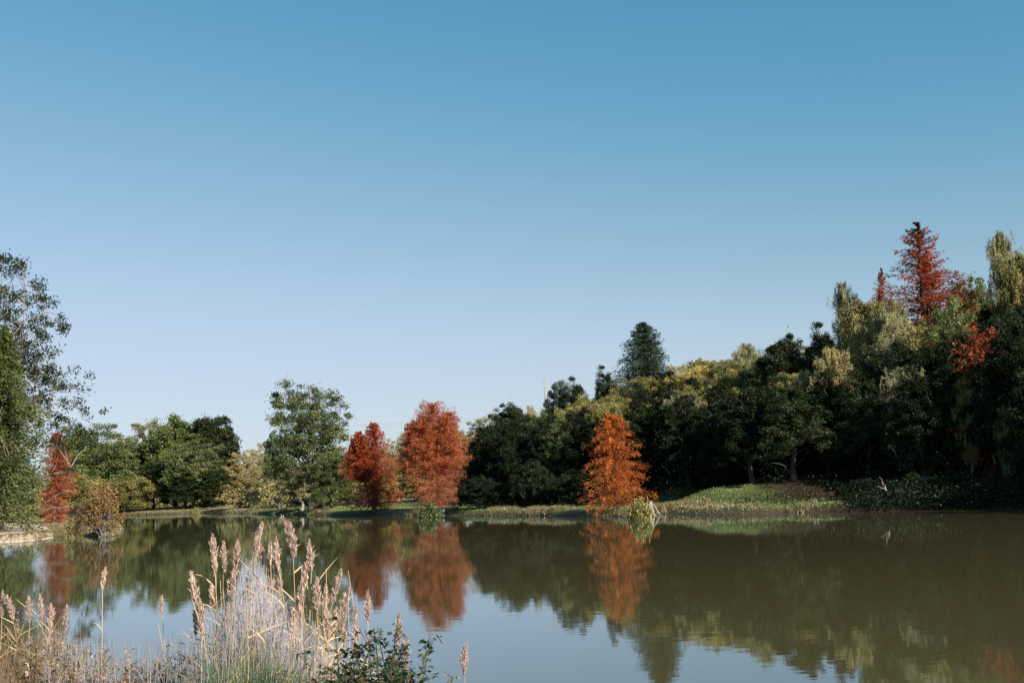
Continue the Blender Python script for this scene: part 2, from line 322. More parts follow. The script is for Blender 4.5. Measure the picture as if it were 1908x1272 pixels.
def cypress(seed, H, Rr, mcrown, bark, base=.08, nb=150, per=150, leaf=.2, prof=None, rise=.25, tops=0, droop=.12, tint_z=None, spray=.3, gap=0, asp=.3, lump=1.0):
    """bald cypress: straight stem, tiers of feathery branches"""
    rng = np.random.default_rng(seed); T = MB(); C = MB(); tr = H * .02
    u = np.linspace(0, 1, 10); wx = np.cumsum(rng.normal(size=(10, 2)) * H * .004, 0)
    tp = np.column_stack([wx, u * H * .97]); tp[0, 2] = -.5; T.tube(tp, tr * (1 - .93 * u) * np.where(u == 0, 1.7, 1), 8)
    prof = prof or (lambda t: (1 - t) ** .75 * min(1, .55 + 2.2 * t))
    stems = [(np.array([0, 0.]), H, 1.)]
    for _ in range(tops):
        a = rng.uniform(0, 2 * np.pi); rr = Rr * rng.uniform(.3, .6); stems.append((np.array([math.cos(a) * rr, math.sin(a) * rr]), H * rng.uniform(.74, .93), .55))
    for si, (off, hh, fr_) in enumerate(stems):
        if si:
            pts = np.array([[0, 0, H * .3], [off[0] * .6, off[1] * .6, H * .42], [off[0], off[1], H * .6], [off[0] * 1.05, off[1] * 1.05, hh * .97]])
            T.tube(pts, [tr * .5, tr * .4, tr * .25, .01], 5)
        n_ = int(nb * fr_)
        for j in range(n_):
            t = base + (1 - base) * ((j + rng.random()) / n_) ** .95 if not si else .45 + .54 * (j + rng.random()) / n_
            if gap and rng.random() < gap: continue
            az = j * 2.39996 + rng.normal(0, .35)
            L = prof(t) * Rr * rng.uniform(.62, 1.12) * (1 if not si else .55) * (1 + lump * (.2 * math.sin(az * 2 + seed + t * 11) + .14 * math.sin(az * 3 - t * 23 + seed))) + .12; z = t * hh
            x0 = np.interp(z, tp[:, 2], tp[:, 0]) + off[0]; y0 = np.interp(z, tp[:, 2], tp[:, 1]) + off[1]
            rs = rise * min(1, t * 2.2) + .9 * max(0, t - .55) + rng.normal(0, .08)
            nseg = 6; uu = np.linspace(0, 1, nseg); dirh = np.array([math.cos(az), math.sin(az)])
            bx = np.column_stack([x0 + dirh[0] * L * uu, y0 + dirh[1] * L * uu, z + L * (rs * uu - droop * 2.2 * uu ** 2.2)])
            bx[1:, :2] += rng.normal(size=(nseg - 1, 2)) * L * .03
            T.tube(bx, np.linspace(max(.012, tr * .16 * (1 - t)), .005, nseg), 3)
            m = int(per * (.35 + .65 * L / Rr) * rng.uniform(.7, 1.2)); q = rng.random(m) ** .9; q[:m // 8] *= .35
            c = np.column_stack([np.interp(q, uu, bx[:, k]) for k in range(3)])
            sw = spray * L * (.25 + .75 * np.sin(np.pi * np.clip(q * .85 + .1, 0, 1))); side = np.array([-dirh[1], dirh[0], 0])
            lat = rng.normal(size=m) * .55 * sw
            c = c + side * lat[:, None] + np.array([0, 0, 1.]) * (rng.normal(-.15, .55, m) * (.10 + .07 * L) - np.abs(lat) * .22)[:, None]
            al = np.array([dirh[0], dirh[1], -.25]) + side * np.sign(lat)[:, None] * .7
            ti = rng.normal(.5, .12) + rng.normal(0, .13, m)
            if tint_z: ti = ti + tint_z(t)
            C.leaves(rng, c, leaf, ti, aspect=asp, up=.9, along=al)
    return T.mesh('trunk', bark, True), C.mesh('crown', mcrown)
def weeping(seed, H, Rr, mcrown, bark, strands=150, per=34, leaf=.17, base=.25, length=.28, upper=.35, sparse=.0):
    """birch or willow: ascending limbs, hanging leafy strands"""
    rng = np.random.default_rng(seed); T = MB(); C = MB(); tr = H * .014
    u = np.linspace(0, 1, 10); wx = np.cumsum(rng.normal(size=(10, 2)) * H * .01, 0)
    tp = np.column_stack([wx, u * H * .97]); tp[0, 2] = -.5; T.tube(tp, tr * (1 - .9 * u), 7)
    for j in range(strands):
        t = base + (1 - base) * rng.random() ** .8; az = rng.uniform(0, 6.283); w = min(1, (1 - t) * 6 + .12) ** .6 * (.75 + .25 * math.sin(math.pi * t))
        L = Rr * w * rng.uniform(.45, 1.1); z = t * H * .95
        a = np.array([np.interp(z, tp[:, 2], tp[:, 0]), np.interp(z, tp[:, 2], tp[:, 1]), z])
        e = a + np.array([math.cos(az) * L, math.sin(az) * L, L * rng.uniform(.2, .9)]); e[2] = min(e[2], H)
        br = curve(a, e, .08, rng, 5); T.tube(br, np.linspace(tr * .25 * (1 - t) + .015, .006, 5), 3)
        tint = rng.normal(.5, .16)
        for _ in range(5):
            q = rng.uniform(.3, 1); s0 = np.array([np.interp(q, np.linspace(0, 1, 5), br[:, k]) for k in range(3)])
            hl = H * length * rng.uniform(.2, 1) * (.35 + w * .65) * .5; m = int(per * rng.uniform(.6, 1.3)); v = rng.random(m)
            dx = rng.normal(size=2) * .25 * hl
            P = s0 + np.column_stack([dx[0] * v, dx[1] * v, -hl * v]) + rng.normal(size=(m, 3)) * .13
            C.leaves(rng, P, leaf, tint + rng.normal(0, .14, m), aspect=.5, up=.2, along=np.array([0, 0, -1.]))
    return T.mesh('trunk', bark, True), C.mesh('crown', mcrown)
def bush(seed, H, Rr, mcrown, bark, clumps=40, per=140, leaf=.16, cr=.55, arch=False):
    rng = np.random.default_rng(seed); T = MB(); C = MB()
    for q in range(clumps):
        az = rng.uniform(0, 6.283); el = rng.random() ** .7; rr = Rr * rng.uniform(.25, 1) * (1 - .55 * el)
        c = np.array([math.cos(az) * rr, math.sin(az) * rr, H * (.12 + .82 * el * rng.uniform(.7, 1))])
        a = np.array([c[0] * .12, c[1] * .12, -.1]); T.tube(curve(a, c, .12, rng, 5), np.linspace(.04, .008, 5), 4)
        m = int(per * rng.uniform(.5, 1.3)); o = unit(rng.normal(size=(m, 3))) * (rng.random(m) ** .5)[:, None] * cr * rng.uniform(.6, 1.3) * np.array([1, 1, .8])
        P = c + o; P[:, 2] = np.maximum(P[:, 2], .03); C.leaves(rng, P, leaf, rng.normal(.5, .16) + rng.normal(0, .14, m), out=unit(P - np.array([0, 0, H * .3])) * .5)
    return T.mesh('stem', bark, True), C.mesh('foliage', mcrown)

def place(name, meshes, x, y, z=None, sx=1, sz=1, rz=0, label='', cat='tree', group=None, tilt=(0, 0)):
    o = link(name, None); o.location = (x, y, gz(x, y) if z is None else z)
    o.scale = (sx, sx, sz); o.rotation_euler = (tilt[0], tilt[1], rz); tag(o, label, cat, group)
    for nm, me in zip(('trunk', 'crown') if cat == 'tree' else ('stem', 'foliage'), meshes): link(nm, me, o)
    return o
def tree_at(name, meshes, mh, mr_, px, top, d, wpx, label, group=None, rz=0, cat='tree', **kw):
    """stand a mesh of height mh, radius mr_ so that its top shows at (px, top) at distance d and its crown is wpx wide"""
    x, y, zt = at(px, top, d); z0 = gz(x, y)
    return place(name, meshes, x, y, z0, sx=(wpx / 2 / FPX * d) / mr_, sz=max(.5 if cat == 'tree' and not name.endswith('bush') else .15, (zt - z0) / mh), rz=rz, label=label, group=group, cat=cat, **kw)

SC = 1.0
random.seed(5)
# ---- the crown kinds shared by the wood
K = {}
def kind(key, fn, *a, **kw): K[key] = (fn(*a, **kw), a[1], a[2])
kind('dark1', broad, 11, 16, 5, LM['dark'], BARK, base=.02, clumps=294, per=187, cr=0.92, leaf=0.25)
kind('dark2', broad, 12, 16, 5, LM['dark'], BARK, base=.03, clumps=263, per=187, cr=0.88, leaf=0.25, taper=.35)
kind('green1', broad, 13, 15, 5, LM['green'], BARK, base=.03, clumps=294, per=187, cr=0.84, leaf=0.23)
kind('green2', broad, 14, 15, 5, LM['green'], BARK, base=.05, clumps=263, per=187, cr=0.88, leaf=0.23, lobes=10)
kind('blue1', broad, 15, 15, 5, LM['blue'], BARK, base=.05, clumps=279, per=177, cr=0.72, leaf=0.21, taper=.4)
kind('olive1', broad, 16, 14, 5, LM['olive'], BARK, base=.03, clumps=294, per=168, cr=0.80, leaf=0.21)
kind('olive2', broad, 17, 14, 5, LM['olive'], BARK, base=.08, clumps=263, per=157, cr=0.76, leaf=0.21, lobes=11)
kind('pale1', broad, 18, 13, 5, LM['pale'], BARKP, base=.02, clumps=294, per=148, cr=0.72, leaf=0.20)
kind('beige1', broad, 19, 12, 5, LM['beige'], BARKP, base=.02, clumps=294, per=138, cr=0.68, leaf=0.19)
kind('yellow1', broad, 20, 14, 5, LM['yellow'], BARKP, base=.05, clumps=279, per=168, cr=0.72, leaf=0.20)
kind('wpale', weeping, 21, 16, 4, LM['pale'], BIRCH, strands=190, per=40, leaf=.2)
kind('wolive', weeping, 22, 16, 4, LM['olive'], BIRCH, strands=230, per=42, leaf=.21)
kind('wyellow', weeping, 23, 13, 3.5, LM['beige'], BIRCH, strands=170, per=40, leaf=.2)
kind('conifer', cypress, 24, 18, 4.5, LM['blue'], BARK, nb=420, per=170, leaf=.24, prof=lambda t: min(1, (1 - t) * 2.5) ** .75, rise=.15, droop=.1, spray=.35, asp=.6)
kind('redgreen', cypress, 25, 20, 3.2, LM['redgreen'], BARK, nb=230, per=160, leaf=.2, gap=.25, lump=.6, rise=.4, droop=.1, asp=.45, tint_z=lambda t: .2 - 3.0 * max(0, t - .84), tops=1, prof=lambda t: min(1, (1 - t) * 2.9) ** .9)
kind('redcy', cypress, 26, 16, 3.5, LM['red'], BARK, nb=120, per=110, leaf=.24, gap=.35, rise=.35, droop=.1, asp=.45, prof=lambda t: min(1, (1 - t) * 3.2) ** .8)
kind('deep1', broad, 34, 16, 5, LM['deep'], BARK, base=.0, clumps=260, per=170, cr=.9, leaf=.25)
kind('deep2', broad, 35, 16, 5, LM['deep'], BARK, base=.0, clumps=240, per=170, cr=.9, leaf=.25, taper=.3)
def T(name, key, px, top, d, wpx, label, group=None, **kw):
    me, mh, mr_ = K[key]; return tree_at(name, me, mh, mr_, px, top, d, wpx, label, group, rz=kw.pop('rz', random.uniform(0, 6.28)), **kw)

# ---- far left shore and peninsula
T('broadleaf_tree', 'green2', 190, 793, 225, 150, 'mid green tree just right of the narrow red cypress', None)
T('broadleaf_tree', 'green1', 232, 808, 235, 90, 'green tree between two taller round ones behind the sunny far bank')
T('broadleaf_tree', 'blue1', 138, 776, 240, 90, 'bluish green tree peeping over the narrow red cypress')
T('broadleaf_tree', 'olive2', 275, 790, 240, 90, 'brownish olive tree left of the dark twin round trees')
kind('round1', broad, 27, 15, 5, LM['green'], BARK, base=.0, clumps=330, per=190, cr=.95, leaf=.3, lobes=5)
kind('round2', broad, 28, 15, 5, LM['dark'], BARK, base=.0, clumps=330, per=190, cr=.95, leaf=.3, lobes=5)
kind('bushy', broad, 29, 7, 5, LM['olive'], BARK, base=.0, clumps=200, per=150, cr=.8, leaf=.26, lobes=6)
kind('bushyp', broad, 30, 7, 5, LM['beige'], BARKP, base=.0, clumps=200, per=140, cr=.75, leaf=.24, lobes=8)
T('broadleaf_tree', 'round1', 328, 766, 236, 118, 'darker left one of the twin round trees behind the pale trunk')
T('broadleaf_tree', 'round2', 392, 763, 234, 122, 'large round dark green tree, right one of the twins')
T('broadleaf_tree', 'round2', 288, 850, 224, 66, 'low dark tree shading the sunny bank edge')
T('broadleaf_tree', 'round2', 422, 850, 226, 56, 'low dark tree at the foot of the large round one')
for q, (px, tp_, w_, ky, lb) in enumerate([(160, 880, 110, 'bushy', 'low olive bush between the rusty red cypress and the far bank'), (235, 885, 110, 'bushy', 'low olive bush beside the golden bush on the far bank'),
    (455, 880, 90, 'bushyp', 'beige bush behind the grassy slope'), (500, 890, 80, 'bushyp', 'beige bush behind the slope near the big oak'), (650, 888, 90, 'bushyp', 'beige bush behind the crimson cypress'),
    (725, 885, 90, 'bushy', 'olive bush filling the gap below the two red cypresses'), (770, 890, 80, 'bushy', 'olive bush behind the trunk of the tall rust red cypress'), (850, 888, 100, 'round2', 'dark low tree in the shade right of the tall rust red cypress'), (905, 870, 110, 'round2', 'dark low tree at the shaded foot of the wood'), (610, 890, 80, 'bushy', 'olive bush behind the big oak'), (345, 872, 90, 'round2', 'dark low tree left of the pale trunk'), (395, 872, 90, 'round2', 'dark low tree right of the pale trunk')]):
    T('wide_bush' if 'bush ' in lb else 'broadleaf_tree', ky, px, tp_, 215 if px < 560 else 168, w_, lb)
pt = broad(41, 13, 5, LM['green'], BARKP, base=.2, clumps=230, per=120, cr=.85, leaf=.24, flat=.5, sparse=.3)
tree_at('broadleaf_tree', pt, 13, 5, 362, 808, 216, 108, 'olive brown tree with a bright pale trunk by the water')
for q, (px, tp_, d, w_, ky, lb) in enumerate([
    (455, 838, 225, 90, 'beige1', 'pale beige thicket tree at the left of the open gap'),
    (490, 825, 235, 80, 'beige1', 'beige tree in the low gap beside the big oak'),
    (520, 850, 220, 80, 'pale1', 'pale green shrubby tree behind the left foot of the big oak'),
    (640, 832, 210, 90, 'beige1', 'straw coloured tree between the big oak and the crimson cypress'),
    (665, 845, 195, 90, 'pale1', 'pale green tree low behind the crimson cypress'),
    (738, 812, 190, 90, 'pale1', 'pale green tree filling the gap between the two red cypresses'),
    (766, 800, 190, 70, 'pale1', 'pale leafy tree behind the left side of the tall red cypress'),
    (885, 778, 165, 110, 'pale1', 'pale whitish green tree right of the tall red cypress'),
    (918, 768, 160, 80, 'pale1', 'pale green tree touching the dark trees of the wood'),
    (850, 800, 175, 80, 'olive1', 'olive tree just behind the right edge of the tall red cypress'),
    (585, 870, 190, 130, 'olive1', 'olive tree low behind the big oak'),
    (800, 850, 170, 130, 'green1', 'green tree low behind the tall red cypress'),
    (700, 870, 180, 120, 'olive2', 'olive tree low behind the crimson cypress')]):
    T('small_tree', ky, px, tp_, d, w_, lb)
# tall spreading tree at the left edge
big = broad(51, 19, 8.5, LM['dark'], BARKP, base=.1, clumps=620, per=85, cr=.6, leaf=.18, sparse=.4, lobes=14, trunk_r=.32, taper=.25)
tree_at('spreading_tree', big, 19, 8.5, -14, 478, 92, 385, 'tall spreading tree with airy branches reaching over the sky at the pond’s left side'.replace('’', "'"), rz=1.0)
gc = cypress(52, 13, 3.4, LM['green'], BARKP, nb=300, per=190, leaf=.22, rise=.15, droop=.2, asp=.45, prof=lambda t: min(1, (1 - t) * 1.7) ** .7)
tree_at('green_cypress', gc, 13, 3.4, 8, 610, 86, 165, 'green feathery cypress with branches down to the beach turf')
gc2 = K['olive1']; T('broadleaf_tree', 'olive1', -40, 640, 96, 160, 'olive green tree cut by the picture edge behind the feathery cypress')
T('broadleaf_tree', 'dark1', 0, 800, 120, 150, 'dark low tree filling in behind the feathery green cypress')
rc = cypress(53, 9, 1.7, LM['rust'], BARKP, base=.02, nb=240, per=180, leaf=.115, rise=.2, droop=.12, spray=.4, asp=.45, prof=lambda t: (1 - t ** 2.2) ** .6 * (.75 + .5 * t) if t < .6 else (1 - ((t - .3) / .72) ** 2.4) ** .8)
tree_at('red_cypress', rc, 9, 1.7, 104, 808, 108, 72, 'narrow column shaped rusty red cypress behind the beach')

# ---- big oak
oak = broad(64, 18, 6.6, LM['green'], BARK, base=.06, clumps=300, per=150, cr=.95, leaf=.26, flat=.65, lobes=6, sparse=.3, trunk_r=.32)
tree_at('oak_tree', oak, 18, 6.6, 574, 704, 150, 176, 'big dark green oak with gaps of sky standing alone on the grassy bank', rz=2.2)
T('broadleaf_tree', 'green1', 622, 850, 140, 86, 'bushy green tree under the right side of the big oak')
T('broadleaf_tree', 'pale1', 560, 862, 150, 90, 'pale shrubby tree round the trunk of the big oak')
T('broadleaf_tree', 'blue1', 508, 790, 190, 40, 'thin bluish tree half hidden by the left side of the big oak')

# ---- red cypresses on the bank
lump = lambda t: (1 - t ** 2.6) ** .9 * (.62 + .9 * t if t < .35 else .94)
c1 = cypress(71, 8.6, 2.7, LM['red'], BARKP, base=.05, nb=230, per=270, leaf=.115, prof=lambda t: float(np.interp(t, [0, 0.2, 0.5, 0.8, 1], [0.8, 1, 0.8, 0.42, 0.06])), rise=.4, tops=5, droop=.12, asp=.45, spray=.2, lump=.45)
tree_at('red_cypress', c1, 8.6, 2.7, 694, 790, 124, 122, 'crimson cypress, the darker and smaller of two close together on the bank', rz=.7)
c2 = cypress(72, 11, 3.3, LM['rust'], BARKP, base=.04, nb=310, per=260, leaf=.115, prof=lambda t: float(np.interp(t, [0, 0.3, 0.6, 0.85, 1], [0.7, 1, 0.92, 0.6, 0.2])), rise=.45, tops=9, droop=.12, asp=.45, spray=.2, tint_z=lambda t: .15 - .35 * max(0, t - .55))
tree_at('red_cypress', c2, 11, 3.3, 806, 755, 114, 128, 'tall broad rust red cypress, the bigger of two close together on the bank', rz=.2)
c3 = cypress(73, 7.6, 2.7, LM['orange'], BARK, base=.04, nb=125, per=330, leaf=.10, rise=.16, droop=.13, spray=.13, asp=.42, lump=.3, prof=lambda t: float(np.interp(t, [0, 0.15, 0.5, 0.75, 0.9, 1], [1.0, 1.08, 0.84, 0.62, 0.4, 0.12])), tint_z=lambda t: .45 * max(0, t - .7))
tree_at('orange_cypress', c3, 7.6, 2.7, 1140, 775, 86, 142, 'flame orange cypress in clear tiers alone against the dark wood', rz=1.1)

# ---- the wood on the right hand slope
wood = [
 ('broadleaf_tree', 'dark1', 962, 743, 150, 100, 'dark green tree at the left end of the wood'),
 ('broadleaf_tree', 'yellow1', 988, 752, 146, 50, 'yellowish tree poking out of the wood’s left end'),
 ('broadleaf_tree', 'blue1', 1040, 697, 152, 80, 'bluish green pointed tree beside the thin radio mast'),
 ('broadleaf_tree', 'dark2', 1075, 703, 150, 70, 'dark green tree right of the pointed bluish one'),
 ('broadleaf_tree', 'olive1', 1095, 738, 128, 110, 'sunlit olive tree above and left of the orange cypress'),
 ('broadleaf_tree', 'dark2', 1128, 681, 150, 60, 'small dark tree top just left of the tall pine'),
 ('tall_pine', 'conifer', 1196, 601, 138, 116, 'tall bluish green pine rising above the wood'),
 ('broadleaf_tree', 'olive2', 1195, 705, 124, 130, 'olive tree in front of the tall pine'),
 ('broadleaf_tree', 'yellow1', 1228, 712, 118, 110, 'yellow green tree below the tall pine'),
 ('broadleaf_tree', 'yellow1', 1290, 673, 122, 120, 'golden yellow tree top at the crest of the wood'),
 ('broadleaf_tree', 'yellow1', 1342, 668, 120, 80, 'straw yellow tree next to the golden crest tree'),
 ('broadleaf_tree', 'green1', 1020, 755, 140, 90, 'green tree below the pointed bluish one'),
 ('broadleaf_tree', 'yellow1', 1010, 785, 122, 40, 'small orange yellow crown glowing left of the orange cypress'),
 ('broadleaf_tree', 'olive1', 1150, 725, 118, 90, 'olive tree right above the orange cypress'),
 ('broadleaf_tree', 'olive1', 1250, 745, 110, 120, 'olive tree under the golden tree of the crest'),
 ('broadleaf_tree', 'pale1', 1330, 700, 112, 100, 'pale olive tree below the straw yellow tree'),
 ('broadleaf_tree', 'green1', 925, 800, 140, 90, 'green tree at the foot of the left end of the wood'),
 ('broadleaf_tree', 'dark2', 990, 800, 126, 100, 'dark tree under the yellowish crown at the left of the wood'),
 ('broadleaf_tree', 'pale1', 1085, 765, 116, 90, 'pale olive tree left of the orange cypress top'),
 ('broadleaf_tree', 'olive2', 1205, 765, 106, 110, 'ragged olive tree right of the orange cypress top'),
 ('broadleaf_tree', 'green2', 1045, 800, 114, 100, 'green tree low left of the orange cypress'),
 ('broadleaf_tree', 'olive1', 1360, 735, 102, 110, 'olive tree halfway down the slope left of the dark oak'),
 ('slender_birch', 'wpale', 1270, 790, 100, 90, 'pale birch low in the middle of the wood'),
 ('slender_birch', 'wyellow', 1500, 690, 94, 70, 'straw coloured birch beside the yellow weeping birch'),
 ('weeping_birch', 'wpale', 1690, 690, 86, 110, 'pale hanging birch in the shade under the tallest conifer'),
 ('slender_birch', 'wpale', 1385, 638, 118, 66, 'pale thin birch left of the dark oak'),
 ('broadleaf_tree', 'olive1', 1300, 742, 108, 150, 'wide olive tree under the golden crest trees'),
 ('broadleaf_tree', 'green1', 1395, 672, 108, 100, 'mid green tree at the left foot of the dark oak'),
 ('broadleaf_tree', 'dark1', 1448, 614, 104, 120, 'dark green oak whose sharp top stands against the sky'),
 ('broadleaf_tree', 'dark2', 1530, 600, 104, 90, 'dark brownish tree left of the pale leaning birches'),
 ('slender_birch', 'wpale', 1574, 523, 104, 60, 'very thin pale birch tip standing above its neighbours'),
 ('weeping_birch', 'wolive', 1610, 560, 98, 150, 'broad olive birch left of the red topped conifer'),
 ('weeping_birch', 'wpale', 1655, 572, 94, 110, 'pale weeping birch under the red topped conifer'),
 ('red_conifer', 'redgreen', 1704, 417, 100, 172, 'tallest conifer, dark green tip over deep red branches'),
 ('red_conifer', 'redgreen', 1637, 500, 108, 56, 'small narrow conifer with red lower branches left of the tallest'),
 ('red_conifer', 'redcy', 1782, 505, 102, 72, 'open red conifer right of the tallest one'),
 ('broadleaf_tree', 'green1', 1812, 497, 106, 110, 'bright green tree behind the open red conifer'),
 ('weeping_birch', 'wpale', 1862, 430, 98, 76, 'greyish birch with airy top at the far right against the sky'),
 ('weeping_birch', 'wolive', 1905, 468, 94, 130, 'olive birch cut by the picture edge'),
 ('broadleaf_tree', 'green2', 1770, 560, 90, 130, 'dark crowned green tree below the open red conifer'),
 ('broadleaf_tree', 'dark1', 1860, 560, 86, 150, 'dark tree below the airy greyish birch'),
 ('red_conifer', 'redcy', 1815, 600, 80, 110, 'shaded rust red cypress inside the right part of the wood'),
 ('weeping_birch', 'wyellow', 1548, 648, 92, 90, 'yellow weeping birch lit in the middle of the dark slope'),
 ('weeping_birch', 'wyellow', 1452, 735, 96, 80, 'small yellow weeping birch low in the shade'),
 ('slender_birch', 'wolive', 1803, 785, 80, 58, 'slim birch with white trunk near the right bank'),
 ('slender_birch', 'wyellow', 1872, 815, 77, 50, 'slim yellow leaved birch at the right bank'),
]
for nm, ky, px, tp_, d, w_, lb in wood: T(nm, ky, px, tp_, d, w_, lb.replace('’', "'"))
# crowns packed behind one another inside the wood
rw = random.Random(8); fill = []
crest = [(900, 850), (960, 850), (1010, 850), (1060, 845), (1130, 835), (1200, 830), (1260, 820), (1340, 800), (1400, 760), (1450, 715), (1500, 670), (1560, 620), (1650, 600), (1750, 560), (1850, 520), (1960, 500)]
FD = {930: 128, 1080: 108, 1240: 100, 1400: 92, 1600: 86, 1800: 80, 1960: 76}
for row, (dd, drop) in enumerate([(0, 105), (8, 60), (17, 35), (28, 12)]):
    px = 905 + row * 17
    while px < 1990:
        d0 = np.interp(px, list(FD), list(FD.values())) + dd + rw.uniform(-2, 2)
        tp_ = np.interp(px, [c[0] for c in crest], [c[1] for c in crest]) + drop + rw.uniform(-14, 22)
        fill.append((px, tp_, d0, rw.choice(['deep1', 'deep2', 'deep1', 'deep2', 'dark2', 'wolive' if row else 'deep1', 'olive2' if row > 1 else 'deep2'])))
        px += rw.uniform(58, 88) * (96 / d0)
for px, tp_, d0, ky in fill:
    T('forest_tree', ky, px, tp_, d0, 120 * 96 / d0 * rw.uniform(.85, 1.2), 'unseen tree added on the right bank to cast shade', 'trees inside the dark wooded slope')
# trees of the same wood and bank that stand to the right of the picture and shade it
for q in range(26):
    x = rw.uniform(47, 95); y = rw.uniform(28, 120)
    if x / y < .52 or sdist(np.array([x]), np.array([y]))[0] < 2: continue
    me, mh, mr_ = K[rw.choice(['dark1', 'green1', 'olive1', 'dark2'])]
    s_ = rw.uniform(.85, 1.1)
    place('forest_tree', me, x, y, None, s_ * 1.2, s_ * .95, rw.uniform(0, 6), 'unseen tree added on the right bank to cast shade', group='trees inside the dark wooded slope')

for q, (x, y, h_) in enumerate([(47, 57, 1.15), (49, 50, 1.2), (50, 43, 1.2), (52, 37, 1.15), (54, 53, 1.3), (56, 60, 1.25), (45, 63, .85), (52, 66, 1.0), (50, 30, 1.1), (42.5, 69, .7)]):  # row added out of view, heights set to shade the right bank
    place('forest_tree', K[['dark1', 'green1', 'dark2'][q % 3]][0], x, y, None, 1.05, h_, q * 1.3, 'unseen tree added on the right bank to cast shade', group='trees inside the dark wooded slope')
rng = np.random.default_rng(77); mb = MB()
for px in np.arange(60, 1010, 5.0):
    x, y, z = at(px, 900 + rng.uniform(-12, 14), 275 + rng.uniform(-8, 8)); m = 260; h = z - gz(x, y)
    P = np.array([x, y, gz(x, y)]) + np.column_stack([rng.normal(0, 1.2, m), rng.normal(0, 2, m), h * rng.random(m) ** .8]); mb.leaves(rng, P, .6, rng.normal(.5, .15) + rng.normal(0, .12, m))
tag(link('distant_treeline', mb.mesh('distant_treeline', LM['olive'])), 'far low treeline closing the view under the trees', 'treeline', kind='stuff')
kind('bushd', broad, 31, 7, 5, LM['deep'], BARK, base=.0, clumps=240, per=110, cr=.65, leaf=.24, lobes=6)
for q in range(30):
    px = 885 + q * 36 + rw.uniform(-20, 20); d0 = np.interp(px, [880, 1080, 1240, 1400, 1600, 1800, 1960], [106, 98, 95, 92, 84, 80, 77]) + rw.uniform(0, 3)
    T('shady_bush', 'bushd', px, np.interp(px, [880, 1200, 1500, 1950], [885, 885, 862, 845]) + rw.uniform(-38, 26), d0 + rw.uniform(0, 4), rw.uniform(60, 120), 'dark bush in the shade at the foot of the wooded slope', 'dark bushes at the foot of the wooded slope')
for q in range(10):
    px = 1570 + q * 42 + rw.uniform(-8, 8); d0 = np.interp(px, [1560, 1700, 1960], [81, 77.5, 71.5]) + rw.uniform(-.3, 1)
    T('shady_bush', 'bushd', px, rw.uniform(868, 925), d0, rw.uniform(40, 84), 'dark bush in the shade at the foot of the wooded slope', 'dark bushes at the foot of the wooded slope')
kind('rustcy', cypress, 33, 16, 3.5, LM['rust'], BARK, nb=120, per=110, leaf=.22, gap=.35, rise=.3, droop=.1, asp=.45, prof=lambda t: min(1, (1 - t) * 3.2) ** .8)
T('red_conifer', 'rustcy', 1742, 588, 90, 100, 'rusty conifer below and right of the tallest red topped one')
T('red_conifer', 'rustcy', 1853, 612, 84, 70, 'rusty conifer showing between dark crowns near the right edge')
T('red_conifer', 'rustcy', 1768, 655, 89, 84, 'rust coloured conifer low in the shade near the right edge')
# ---- undergrowth mass on the slope (one mass nobody could count)
def inside(poly, P):
    r = np.zeros(len(P), bool); A = np.array(poly); B_ = np.roll(A, -1, 0)
    for (ax, ay), (bx, by) in zip(A, B_): r ^= ((ay > P[:, 1]) != (by > P[:, 1])) & (P[:, 0] < (bx - ax) * (P[:, 1] - ay) / (by - ay + 1e-9) + ax)
    return r
def scatter(rng, n, pxr, sr, dmax=170, cond=None):
    """random ground points inside a fan of view azimuths, sr = distance from the shore"""
    out_ = []
    while sum(map(len, out_)) < n:
        px = rng.uniform(*pxr, n * 2); d = rng.uniform(55, dmax, n * 2); X = (px - W0 / 2) / FPX * d; Y = d
        s = sdist(X, Y); k = (s > sr[0]) & (s < sr[1]) & (rng.random(n * 2) < d / dmax)
        if cond: k &= cond(X, Y, s)
        out_.append(np.column_stack([X[k], Y[k]]))
    P = np.concatenate(out_)[:n]; return np.column_stack([P, ground_z(P[:, 0], P[:, 1])])
rng = np.random.default_rng(90)
def openg(X, Y, s):     # the wood stays off the lit spit
    cx, cy = gp(1400, 950); return (((X - cx) / 9) ** 2 + ((Y - cy - 2) / 5) ** 2) > 1
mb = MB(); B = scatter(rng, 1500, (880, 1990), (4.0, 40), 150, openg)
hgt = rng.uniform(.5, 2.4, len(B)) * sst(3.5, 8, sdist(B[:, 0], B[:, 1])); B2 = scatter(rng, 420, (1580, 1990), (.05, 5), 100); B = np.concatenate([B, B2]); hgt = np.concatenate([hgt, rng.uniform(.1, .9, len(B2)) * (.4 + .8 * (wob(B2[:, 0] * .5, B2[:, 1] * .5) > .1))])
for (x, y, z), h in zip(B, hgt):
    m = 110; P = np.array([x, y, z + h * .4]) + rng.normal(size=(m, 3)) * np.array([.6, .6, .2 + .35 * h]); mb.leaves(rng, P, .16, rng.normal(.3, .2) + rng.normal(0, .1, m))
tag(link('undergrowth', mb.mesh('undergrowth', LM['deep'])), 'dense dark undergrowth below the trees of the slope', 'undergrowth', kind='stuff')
mb = MB(); B = scatter(rng, 7000, (1640, 1950), (.6, 22), 110); k = wob(B[:, 0] * .5, B[:, 1] * .5) > .5; B = B[k]
mb.leaves(rng, B + [0, 0, .04], .2, rng.random(len(B)), up=3)
tag(link('leaf_litter', mb.mesh('leaf_litter', LM['rust'])), 'fallen rust red leaves on the shaded forest floor', 'fallen leaves', kind='stuff')

